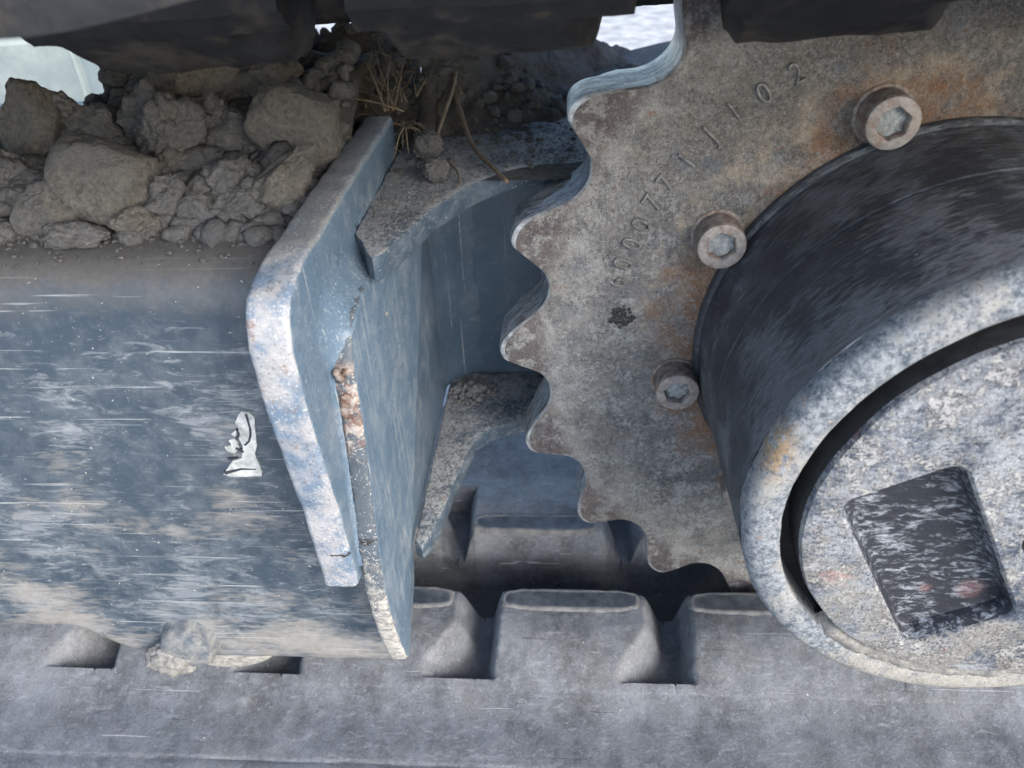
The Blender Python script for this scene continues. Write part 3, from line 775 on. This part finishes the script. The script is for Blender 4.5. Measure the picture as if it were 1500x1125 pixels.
for r in inner_r:
    v += [(r*cos(a), .12*fr((cos(a)*r, 0, sin(a)*r), .05, 2), r*sin(a)) for _, a in outl]
for p in prof: v += ringpts(*p)
nr = len(inner_r)+len(prof)
for r in range(nr-1):
    for k in range(n):
        f.append((r*n+k, r*n+(k+1) % n, (r+1)*n+(k+1) % n, (r+1)*n+k)); mi.append(0 if r < len(inner_r) else (2 if r in (6, 9, 10) else 1))
# back face
b0 = len(v); v += [(78*cos(a), 28, 78*sin(a)) for _, a in outl]
for k in range(n): f.append(((nr-1)*n+k, (nr-1)*n+(k+1) % n, b0+(k+1) % n, b0+k)); mi.append(0)
spr = link("sprocket", mesh("sprocket", v, f, mi), [M['sprocket'], M['polished'], M['bright']], drive, smooth=35)

# cast part number round the face
DIG = [('6', 118.9, 166.8), ('0', 118.6, 163.0), ('0', 118.5, 159.0), ('0', 118.6, 155.2), ('7', 119.4, 150.9), ('7', 119.4, 147.0),
       ('1', 118.6, 142.2), ('J', 118.9, 136.8), ('1', 119.5, 132.0), ('0', 118.1, 127.1), ('2', 117.6, 121.8)]
for ch, r, a in DIG:
    cu = bpy.data.curves.new("digit", 'FONT'); cu.body = ch; cu.size = 10.5; cu.extrude = .75; cu.bevel_depth = .25; cu.bevel_resolution = 1
    cu.align_x = 'CENTER'; cu.align_y = 'CENTER'; cu.space_character = 1; cu.offset = -.22
    tmp = bpy.data.objects.new("tmp", cu); COL.objects.link(tmp)
    me = bpy.data.meshes.new_from_object(tmp.evaluated_get(bpy.context.evaluated_depsgraph_get()))
    bpy.data.objects.remove(tmp); bpy.data.curves.remove(cu)
    A = radians(a); up = Vector((cos(A), 0, sin(A))); nrm = Vector((0, -1, 0)); rt = up.cross(nrm)
    me.transform(Matrix(((rt.x*.82, up.x, nrm.x, up.x*r), (rt.y, up.y, nrm.y, -.1), (rt.z*.82, up.z, nrm.z, up.z*r), (0, 0, 0, 1))))
    link("raised_digit", me, M['cast'], spr)
# dab of black paint on the face
random.seed(8)
v, f = [], []
for k in range(46):
    a, r = random.uniform(0, 2*pi), 4.6*sqrt(random.random())
    cx, cz = -113.5+r*cos(a), 12+r*sin(a); rr = random.uniform(.5, 1.15); b = len(v)
    v += [(cx+rr*random.uniform(.7, 1.25)*cos(2*pi*q/7), -.25, cz+rr*random.uniform(.7, 1.25)*sin(2*pi*q/7)) for q in range(7)]+[(cx, -.75, cz)]
    f += [(b+q, b+(q+1) % 7, b+7) for q in range(7)]
link("paint_dab", mesh("paint_dab", v, f), M['dab'], spr, smooth=180)

# bolts
def bolt_mesh(r=8.6, h=10.5):
    v, f = [], []; n = 48
    rings = [('c', r+1.3, .3), ('c', r+1.1, -.45), ('c', r+.1, -.6), ('c', r, -1.6), ('c', r, -h+1.2), ('c', r-.35, -h+.35), ('c', r-1.2, -h), ('h', 4.9, -h+.1), ('h', 4.5, -h+.7), ('h', 4.4, -h+5.2)]
    for kind, rr, y in rings:
        for k in range(n):
            a = 2*pi*k/n
            q = rr if kind == 'c' else rr/cos((a % (pi/3))-pi/6)*cos(0)
            v.append((q*cos(a), y, q*sin(a)))
    for i in range(len(rings)-1):
        for k in range(n): f.append((i*n+k, i*n+(k+1) % n, (i+1)*n+(k+1) % n, (i+1)*n+k))
    return v, f, n, len(rings)
for k in range(9):
    a = radians(110.66+40*k); cx, cz = 92.6*cos(a), 92.6*sin(a); rz = .4+1.3*k
    v, f, n_, nr_ = bolt_mesh()
    def turn(p): return (cx+p[0]*cos(rz)-p[2]*sin(rz), p[1], cz+p[0]*sin(rz)+p[2]*cos(rz))
    o = link("bolt", mesh("bolt", [turn(p) for p in v], f), M['bolt'], spr, smooth=40)
    # mud in the hexagon socket
    fl = [(.6*sin(k*3.1), (-8.4, -7.4, -9.6, -8.0)[k % 4], .6*cos(k*1.7))]+[(4.15/cos((2*pi*q/24 % (pi/3))-pi/6)*cos(2*pi*q/24), -7.2+.5*sin(q*2.1+k), 4.15/cos((2*pi*q/24 % (pi/3))-pi/6)*sin(2*pi*q/24)) for q in range(24)]
    fl = [(x*1.06, y, z*1.06) for x, y, z in fl]
    link("hex_socket", mesh("hex_socket", [turn(p) for p in fl], [(0, 1+q, 1+(q+1) % 24) for q in range(24)]), M['socket'], o, smooth=180)

# hub barrel
bp_ = [(85.3, 0.5), (85.6, -2), (85, -3.4), (83.8, -4.2), (83.5, -6)]
bp_ += [(83.5-.1*k, -6-4*k) for k in range(1, 9)]
bp_ += [(82.7, -39), (82.1, -39.6), (82.1, -40.4), (82.8, -41)]
bp_ += [(82.8-.04*k, -41-4*k) for k in range(1, 12)]+[(82.3, -88)]
v, f = lathe(bp_, 220, lambda i, a, r, y: .25*fr((cos(a)*80, y, sin(a)*80), .03, 3))
link("hub_barrel", mesh("hub_barrel", v, f), M['barrel'], drive, smooth=40)
rp = [(82.3, -87.9), (82.5, -90), (82.2, -93), (80.8, -95.2), (79, -96), (75, -96.2), (73, -96.0), (71.9, -95.2), (71.6, -93), (71.6, -82)]
v, f = lathe(rp, 220, lambda i, a, r, y: .45*fr((cos(a)*80, y, sin(a)*80), .05, 4))
link("hub_rim", mesh("hub_rim", v, f), M['rim'], drive, smooth=45)
v, f = lathe([(72.4, -84), (64, -84)], 120); link("ring_groove", mesh("ring_groove", v, f), M['groove'], drive)
# cover disc with a sunk rectangular pocket and a filler plug hole
cov = bmesh.new()
def loop(pts, y): return [cov.verts.new((x, y, z)) for x, z in pts]
def bridge(a, b, mi=0):
    for i in range(len(a)):
        fc = cov.faces.new((a[i], a[(i+1) % len(a)], b[(i+1) % len(a)], b[i])); fc.material_index = mi
NC = 180
circ = lambda r: [((r+.4*fr((cos(2*pi*k/NC)*60, 3, sin(2*pi*k/NC)*60), .06, 4))*cos(2*pi*k/NC), (r+.4*fr((cos(2*pi*k/NC)*60, 3, sin(2*pi*k/NC)*60), .06, 4))*sin(2*pi*k/NC)) for k in range(NC)]
l0, l1, l2, l3 = loop(circ(66.8), -83), loop(circ(66.8), -96.5), loop(circ(66.2), -98.4), loop(circ(64.6), -99)
bridge(l0, l1, 2); bridge(l1, l2); bridge(l2, l3)
def rrect(c, ax, hw, hh, rad, n=8):
    ax = Vector(ax).normalized(); ay = Vector((-ax.y, ax.x)); out = []
    for q, (sx, sy) in enumerate([(1, 1), (-1, 1), (-1, -1), (1, -1)]):
        for k in range(n+1):
            a = pi/2*q+pi/2*k/n
            p = ax*(sx*(hw-rad)+rad*cos(a))+ay*(sy*(hh-rad)+rad*sin(a)); out.append((c[0]+p.x, c[1]+p.y))
    return out
pc, pax = (-27.5, -14.5), (29, 15.5)
k0 = loop(rrect(pc, pax, 17.5, 35.5, 5), -99); k1 = loop(rrect(pc, pax, 16.6, 34.6, 4.6), -98.2)
k2 = loop(rrect(pc, pax, 15.4, 33.4, 4), -92.5); k3 = loop(rrect(pc, pax, 13.8, 31.8, 3), -91.6)
bridge(k0, k1, 0); bridge(k1, k2, 1); bridge(k2, k3, 1)
fc = cov.faces.new(k3); fc.material_index = 1
hc = [(2+7.5*cos(2*pi*k/32), -6+7.5*sin(2*pi*k/32)) for k in range(32)]
hi_ = [(2+6.4*cos(2*pi*k/32), -6+6.4*sin(2*pi*k/32)) for k in range(32)]
h0, h1, h2 = loop(hc, -99), loop(hi_, -98), loop(hi_, -90)
bridge(h0, h1); bridge(h1, h2, 1); fc = cov.faces.new(h2); fc.material_index = 1
edges = []
for lp in (l3, k0, h0):
    for i in range(len(lp)):
        e = cov.edges.get((lp[i], lp[(i+1) % len(lp)])); edges.append(e)
bmesh.ops.triangle_fill(cov, edges=edges, use_beauty=True)
link("hub_cover", bm_mesh("hub_cover", cov), [M['cover'], M['pocket'], M['groove']], drive, smooth=40)
# dried mud packed in the lower half of the groove
v, f = [], []; NA, NB = 170, 7
for i in range(NA):
    a = radians(222)+radians(118)*i/(NA-1); e = min(1, i/6, (NA-1-i)/30)
    for j in range(NB):
        w = j/(NB-1); r = 66.3+6.8*w
        y = -94.2-3.2*sin(pi*(.15+.7*w))*e+1.3*fr((cos(a)*70, w*5, sin(a)*70), .16, 5)+3*(1-e)
        rr = r+.5*fr((cos(a)*70, 3, sin(a)*70), .2, 3)
        v.append((rr*cos(a), y, rr*sin(a)))
f = [(i*NB+j, (i+1)*NB+j, (i+1)*NB+j+1, i*NB+j+1) for i in range(NA-1) for j in range(NB-1)]
link("packed_mud", mesh("packed_mud", v, f), M['mudcake'], drive, smooth=180)

# ------------------------------------------------------------------ soil on the frame
def bed(x, y):
    """height of the loose soil heap lying on the beam top"""
    fy = -33+5*noise.noise(Vector((x*.04, 2, 0)))
    h = 9*sm(fy-4, fy+14, y)+12*sm(-10, 35, y)+10*sm(30, 70, y)
    h *= 1-.65*sm(-236, -216, x)*(1-sm(10, 50, y))
    h *= (1-.9*sm(78, 84, y))*(1-.85*sm(-315, -338, x)*sm(-12, 12, y))
    h += 3.5*fr((x, y, 1), .05, 5)*sm(fy-4, fy+10, y)
    return 64.3+max(-.6, h-.6)
nx, ny = 190, 84
v, f = grid(nx, ny, lambda i, j: (-500+284.4*i/(nx-1), -42+124*j/(ny-1), bed(-500+284.4*i/(nx-1), -42+124*j/(ny-1))))
o = link("loose_soil", mesh("loose_soil", v, f), M['bed'], at=(-340, 20, 64), smooth=180)
tag(o, "dark loose soil heaped along the top of the blue beam", "soil", kind="stuff")
def mound(x, y):
    """bank of soil behind the end plate, running on to the flange"""
    h = 31*sm(66, 114, y)*sm(-128, -194, x)*sm(-345, -262, x)
    h += 15*sm(-94, -126, x)*sm(-206, -188, x)*sm(92+(x+204.8)*1.4-48, 92+(x+204.8)*1.4-6, y)
    h += 5*fr((x, y, 7), .05, 5)*sm(50, 90, y)*sm(-340, -280, x)
    ym = 92+(x+204.8)*1.4
    if x > -204.8: h = (h-1)*sm(0, 5, ym-y+2)
    return (64.3 if x < -216 else 60.2)+max(-.5, h-1)
def mv(i, j):
    x = -345+250*i/169; ymax = 132 if x < -190 else min(92+(x+204.8)*1.4, 232)
    ymax = max(ymax, 40); y0 = 49 if x < -200 else 20; y = y0+(ymax-3-y0)*j/79
    return (x, y, mound(x, y))
v, f = grid(170, 80, mv)
o = link("loose_soil", mesh("loose_soil", v, f), M['bed'], at=(-200, 90, 60), smooth=180)
tag(o, "dark soil drifted on the flange behind the dry grass", "soil", kind="stuff")

def clod_bm(c, dims, rot, seed, sub=5, planes=9, rough=.10, crack=.05):
    rnd = random.Random(seed)
    pl = []
    for _ in range(planes):
        n = Vector((rnd.gauss(0, 1), rnd.gauss(0, 1), rnd.gauss(0, 1))).normalized(); pl.append((n, rnd.uniform(.62, .9)))
    bm = bmesh.new(); bmesh.ops.create_icosphere(bm, subdivisions=sub, radius=1)
    R = Matrix.Rotation(rot[2], 3, 'Z') @ Matrix.Rotation(rot[1], 3, 'Y') @ Matrix.Rotation(rot[0], 3, 'X')
    for v in bm.verts:
        n = v.co.normalized(); r = 1.0
        for pn, d in pl:
            c_ = pn.dot(n)
            if c_ > .05: r = min(r, d/c_)
        r *= 1+rough*fr((n.x*1.0+seed, n.y, n.z), 1.7, 3)+.35*rough*fr((n.x+seed, n.y, n.z), 7, 4)+.15*rough*fr((n.x, n.y+seed, n.z), 22, 3)
        p = Vector((n.x*r*dims[0]/2, n.y*r*dims[1]/2, n.z*r*dims[2]/2))
        v.co = R @ p+Vector(c)
    return bm
CL = [  # label, centre, dims, rotation, material, planes, roughness
 ("tall brown clay clod at the far left end of the heap", (-325, 8, 86), (26, 22, 38), (0, .1, .3), 'clod', 11, .12),
 ("big round flat-faced brown clay clod near the beam edge", (-284, -26, 81), (33, 20, 32), (-.5, .1, .2), 'clod', 5, .08),
 ("large squarish brown clay clod leaning on the end plate", (-229, 9, 86), (39, 20, 32), (-.45, -.12, .2), 'clod', 8, .08),
 ("upright block of brown clay under the upper track lug", (-274, 34, 96), (36, 22, 38), (0, .05, .1), 'clod', 12, .07),
 ("dark grey lumpy clod behind the round brown clod", (-284, 14, 88), (20, 18, 26), (.3, .5, .3), 'crumb', 8, .30),
 ("dark grey broken clod in the middle of the heap", (-272, 5, 84), (26, 20, 26), (.2, -.5, .8), 'crumb', 9, .28),
 ("long pale brown clod lying along the end plate", (-227, -21, 74), (34, 15, 17), (.2, -.65, .5), 'clod', 7, .12),
 ("small brown wedge clod at front left of the heap", (-302, -33, 72), (26, 16, 18), (.1, -.4, .2), 'clod', 7, .12),
 ("knobbly brown clod between grey crumbs, mid heap", (-268, -3, 76), (22, 15, 15), (0, .1, .3), 'clod', 9, .2),
 ("grey crumbly clod in front of the knobbly brown clod", (-264, -27, 72), (18, 14, 18), (.4, .2, .6), 'crumb', 9, .28),
 ("grey split clod right of the knobbly brown clod", (-245, -17, 75), (20, 16, 15), (.2, .3, .9), 'crumb', 9, .25),
 ("small angular grey clod at the front edge of the heap", (-254, -30, 69.5), (13, 10, 14), (.3, .4, .1), 'crumb', 9, .2),
 ("flat grey clod at the front edge, below the wedge clod", (-290, -42, 67.5), (20, 11, 8), (0, .15, .1), 'crumb', 8, .22),
 ("brown crumbly clod lying below the round brown clod", (-273, -37, 69), (17, 12, 12), (.2, 0, .7), 'clod', 9, .2),
 ("pale grey lumpy clod beneath the long brown clod", (-243, -27, 70), (19, 13, 12), (.1, -.2, .2), 'crumb', 9, .28),
 ("grey clod with flat top left of the squarish clod", (-254, 15, 84), (20, 18, 15), (0, .2, .4), 'crumb', 9, .18),
 ("dark clod in shadow beneath the upper track", (-249, 42, 95), (28, 22, 22), (.2, .2, .1), 'bed', 8, .25),
 ("dark crumbly clod at the left picture edge", (-328, -14, 77), (22, 20, 22), (.2, .2, .1), 'crumb', 9, .28),
 ("flat-topped grey clod between tall and round clods", (-308, 14, 84), (26, 22, 17), (0, -.15, .3), 'crumb', 8, .18),
 ("small dark clod beside the upright clay block", (-264, 18, 86), (16, 14, 16), (.3, .2, .3), 'crumb', 9, .25),
 ("pale crusted clod right of the tall clay clod", (-314, 12, 92), (11, 10, 14), (.2, .3, .1), 'crumb', 9, .22),
 ("round grey dirt ball resting on the upper flange", (-183, 17, 65.2), (10, 9, 10), (.2, .3, .1), 'crumb', 9, .2),
 ("rough dirt lump beside the twigs on the flange", (-190, 40, 67), (14, 13, 13), (.2, .3, .1), 'crumb', 9, .3),
]
for i, (lab, c, dm, rt_, mt, pl, ro) in enumerate(CL):
    me = bm_mesh("soil_clod", clod_bm(c, dm, rt_, 11+i*5.3, 5, pl, ro))
    o = link("soil_clod", me, M[mt], at=(c[0], c[1], c[2]-dm[2]/2), smooth=180)
    tag(o, lab, "soil clod", "clods of soil on the track frame")
# crumbs: too many to count
ICO = {}
for s_ in (1, 2):
    bm = bmesh.new(); bmesh.ops.create_icosphere(bm, subdivisions=s_, radius=1)
    bm.verts.ensure_lookup_table(); ICO[s_] = ([v.co.copy() for v in bm.verts], [tuple(v.index for v in f.verts) for f in bm.faces]); bm.free()
def crumbs(name, spots, seed, label, mat, cat="crumbs", smooth=180, at=None):
    rnd = random.Random(seed); V, F = [], []
    for (x, y, z, r) in spots:
        iv, if_ = ICO[2 if r > 2.2 else 1]; b = len(V)
        sx, sy, sz = rnd.uniform(.8, 1.25), rnd.uniform(.8, 1.25), rnd.uniform(.6, 1.0); a = rnd.uniform(0, 6.28); off = rnd.uniform(0, 99)
        pl = [(Vector((rnd.gauss(0, 1), rnd.gauss(0, 1), rnd.gauss(0, 1))).normalized(), rnd.uniform(.55, .9)) for _ in range(6)]
        for c in iv:
            k = 1.0
            for pn, d in pl:
                q = pn.dot(c)
                if q > .1: k = min(k, d/q)
            k *= 1+.28*noise.noise(c*2.3+Vector((off, 0, 0)))
            px, py = c.x*sx*k*r, c.y*sy*k*r
            V.append((x+px*cos(a)-py*sin(a), y+px*sin(a)+py*cos(a), z+c.z*sz*k*r))
        F += [tuple(b+q for q in t_) for t_ in if_]
    o = link(name, mesh(name, V, F), mat, at=at or spots[0][:3], smooth=smooth)
    return tag(o, label, cat, kind="stuff")
rnd = random.Random(2)
sp = []
for _ in range(2600):
    x = rnd.uniform(-380, -219); y = rnd.triangular(-43, 60, -25); r = .8+4.4*rnd.random()**2.2
    sp.append((x, y, bed(x, y)+r*.35, r))
for _ in range(260):                      # bigger lumps filling the heap
    x = rnd.uniform(-390, -222); y = rnd.uniform(-22, 76); r = rnd.uniform(3.0, 7.5)
    sp.append((x, y, bed(x, y)+r*.3, r))
crumbs("soil_crumbs", sp, 5, "grey and brown soil crumbs strewn over the heap", M['crumb'])
sp = []
for _ in range(520):
    x = rnd.uniform(-372, -219); y = -34-20*rnd.random()**2.2; r = .3+1.1*rnd.random()**2.5
    sp.append((x, y, 64.0+r*.4-(0 if y > -46 else 14-sqrt(max(0, 196-(y+46)**2))), r))
crumbs("soil_crumbs", sp, 16, "fine crumbs spilled along the rounded beam edge", M['crumb'])
sp = []
for _ in range(900):
    x = rnd.uniform(-300, -128); y = rnd.uniform(30, 128); r = .8+4.2*rnd.random()**2.4
    if (x > -200 and y > 92+(x+204.8)*1.4-4) or (x < -204 and y < 62): continue
    if y < 85: r *= .4
    if y < 60 and rnd.random() < .6: continue
    sp.append((x, y, mound(x, y)+r*.3, r))
crumbs("soil_crumbs", sp, 6, "soil crumbs scattered round the twigs on the flange", M['crumb'])
sp = []
def in_poly(x, y, P):
    c = False; n = len(P)
    for i in range(n):
        (x1, y1), (x2, y2) = P[i], P[i-1]
        if (y1 > y) != (y2 > y) and x < (x2-x1)*(y-y1)/(y2-y1)+x1: c = not c
    return c
while len(sp) < 2600:
    x = rnd.uniform(-203, -130); y = rnd.triangular(-44, 80, -15)
    if not (in_poly(x, y, UF) and in_poly(x+1.5, y-2, UF)): continue
    r = .2+.42*rnd.random()**3; sp.append((x, y, max(60.1, mound(x, y) if y > 20 else 60.1)+r*.3, r))
crumbs("grit", sp, 7, "fine pale grit lying on the upper flange", M['grit'], "grit", smooth=None)
sp = []
while len(sp) < 2200:
    x = rnd.uniform(-196, -120); y = rnd.uniform(-44, 76)
    if not (in_poly(x, y, LF) and in_poly(x+1.5, y-2, LF)): continue
    r = .2+.42*rnd.random()**3; sp.append((x, y, -66.9+r*.3, r))
crumbs("grit", sp, 8, "fine pale grit lying on the lower flange", M['grit'], "grit", smooth=None)
sp = []
for _ in range(150):
    a, q = rnd.uniform(0, 6.28), sqrt(rnd.random())
    x, y = -184+14*q*cos(a), 60+11*q*sin(a); r = rnd.uniform(.9, 2.9)*(1.15-.6*q)
    sp.append((max(x, -194), min(y, 75), -66.8+2.2*(1-q)+r*.3, r))
crumbs("gravel_pile", sp, 9, "little pile of grey gravel in the corner of the lower flange", M['grit'], "gravel", smooth=None)

# ------------------------------------------------------------------ dry grass and twigs
def stem(pts, r0, r1, name, mat, label=None, cat=None, group=None, parent=None, at=None):
    P = [Vector(p) for p in pts]
    # smooth the polyline
    for _ in range(2):
        Q = [P[0]]
        for a, b in zip(P, P[1:]): Q += [a.lerp(b, .25), a.lerp(b, .75)]
        Q.append(P[-1]); P = Q
    n = len(P); v, f = tube(P, [r0+(r1-r0)*i/(n-1) for i in range(n)], 7)
    o = link(name, mesh(name, v, f), mat, parent, at, smooth=180)
    if label: tag(o, label, cat, group)
    return o
tuft = thing("grass_tuft", "tuft of dry straw-coloured grass at the end plate top", "dry grass", (-205, 58, 76))
rnd = random.Random(12)
for k in range(20):
    bx, by = -207+rnd.uniform(-9, 9), 62+rnd.uniform(-14, 14)
    L = rnd.uniform(18, 58); ang = rnd.uniform(1.2, 3.0); el = rnd.uniform(.02, .6)
    d = Vector((cos(ang)*cos(el), sin(ang)*cos(el), sin(el)))
    side = Vector((-d.y, d.x, 0))*rnd.uniform(-11, 11)
    p0 = Vector((bx, by, 77)); p1 = p0+d*L*.5+side*.4+Vector((0, 0, 2)); p2 = p0+d*L+side
    stem([p0, p1, p2], rnd.uniform(.28, .6), .14, "grass_blade", M['straw'] if k % 3 else M['twig'], parent=tuft)
for k in range(18):
    p0 = Vector((rnd.uniform(-232, -186), rnd.uniform(62, 104), 0)); a = rnd.uniform(0, 6.28); L = rnd.uniform(10, 30)
    m1, m2 = p0+Vector((cos(a), sin(a), 0))*L*.5, p0+Vector((cos(a+.5), sin(a+.5), 0))*L
    zz_ = lambda p: max(mound(p.x, p.y), 64)+1.0
    stem([(p0.x, p0.y, zz_(p0)), (m1.x, m1.y, zz_(m1)+2.5), (m2.x, m2.y, zz_(m2)+1)], rnd.uniform(.25, .5), .15, "grass_blade", M['straw'] if k % 2 else M['twig'], parent=tuft)
for k in range(7):
    p0 = Vector((-203+rnd.uniform(0, 6), 52+rnd.uniform(-6, 8), 71)); a = rnd.uniform(-1.9, -.6); L = rnd.uniform(12, 26)
    stem([p0, p0+Vector((cos(a)*L*.5, sin(a)*L*.5, 3)), p0+Vector((cos(a)*L, sin(a)*L, -5))], .35, .2, "grass_blade", M['straw'], parent=tuft)
stem([(-189, 104, 80), (-184, 86, 76), (-176, 58, 66), (-172, 46, 63.4), (-156.5, 14, 61.4)], 1.5, .8, "twig", M['twig'], "long brown twig lying slanted across the flange", "twig", "twigs on the upper flange")
stem([(-190, 122, 88), (-184, 104, 84), (-183, 84, 79), (-186, 62, 71), (-188, 50, 66)], 1.1, .7, "twig", M['straw'], "curved pale straw stem crossing the long twig", "twig", "twigs on the upper flange")
stem([(-193, 120, 86), (-188, 98, 82), (-180, 80, 76)], 1.2, .9, "twig", M['twig'], "short brown twig behind the curved straw stem", "twig", "twigs on the upper flange")
stem([(-218, 140, 92), (-206, 128, 86), (-196, 112, 80)], .8, .5, "twig", M['twig'], "thin dark twig under the upper track lug", "twig", "twigs on the upper flange")
stem([(-182, 36, 62), (-176, 26, 61.6), (-174, 12, 61.2)], .5, .35, "twig", M['twig'], "tiny dark stem near the flange's curved edge", "twig", "twigs on the upper flange")
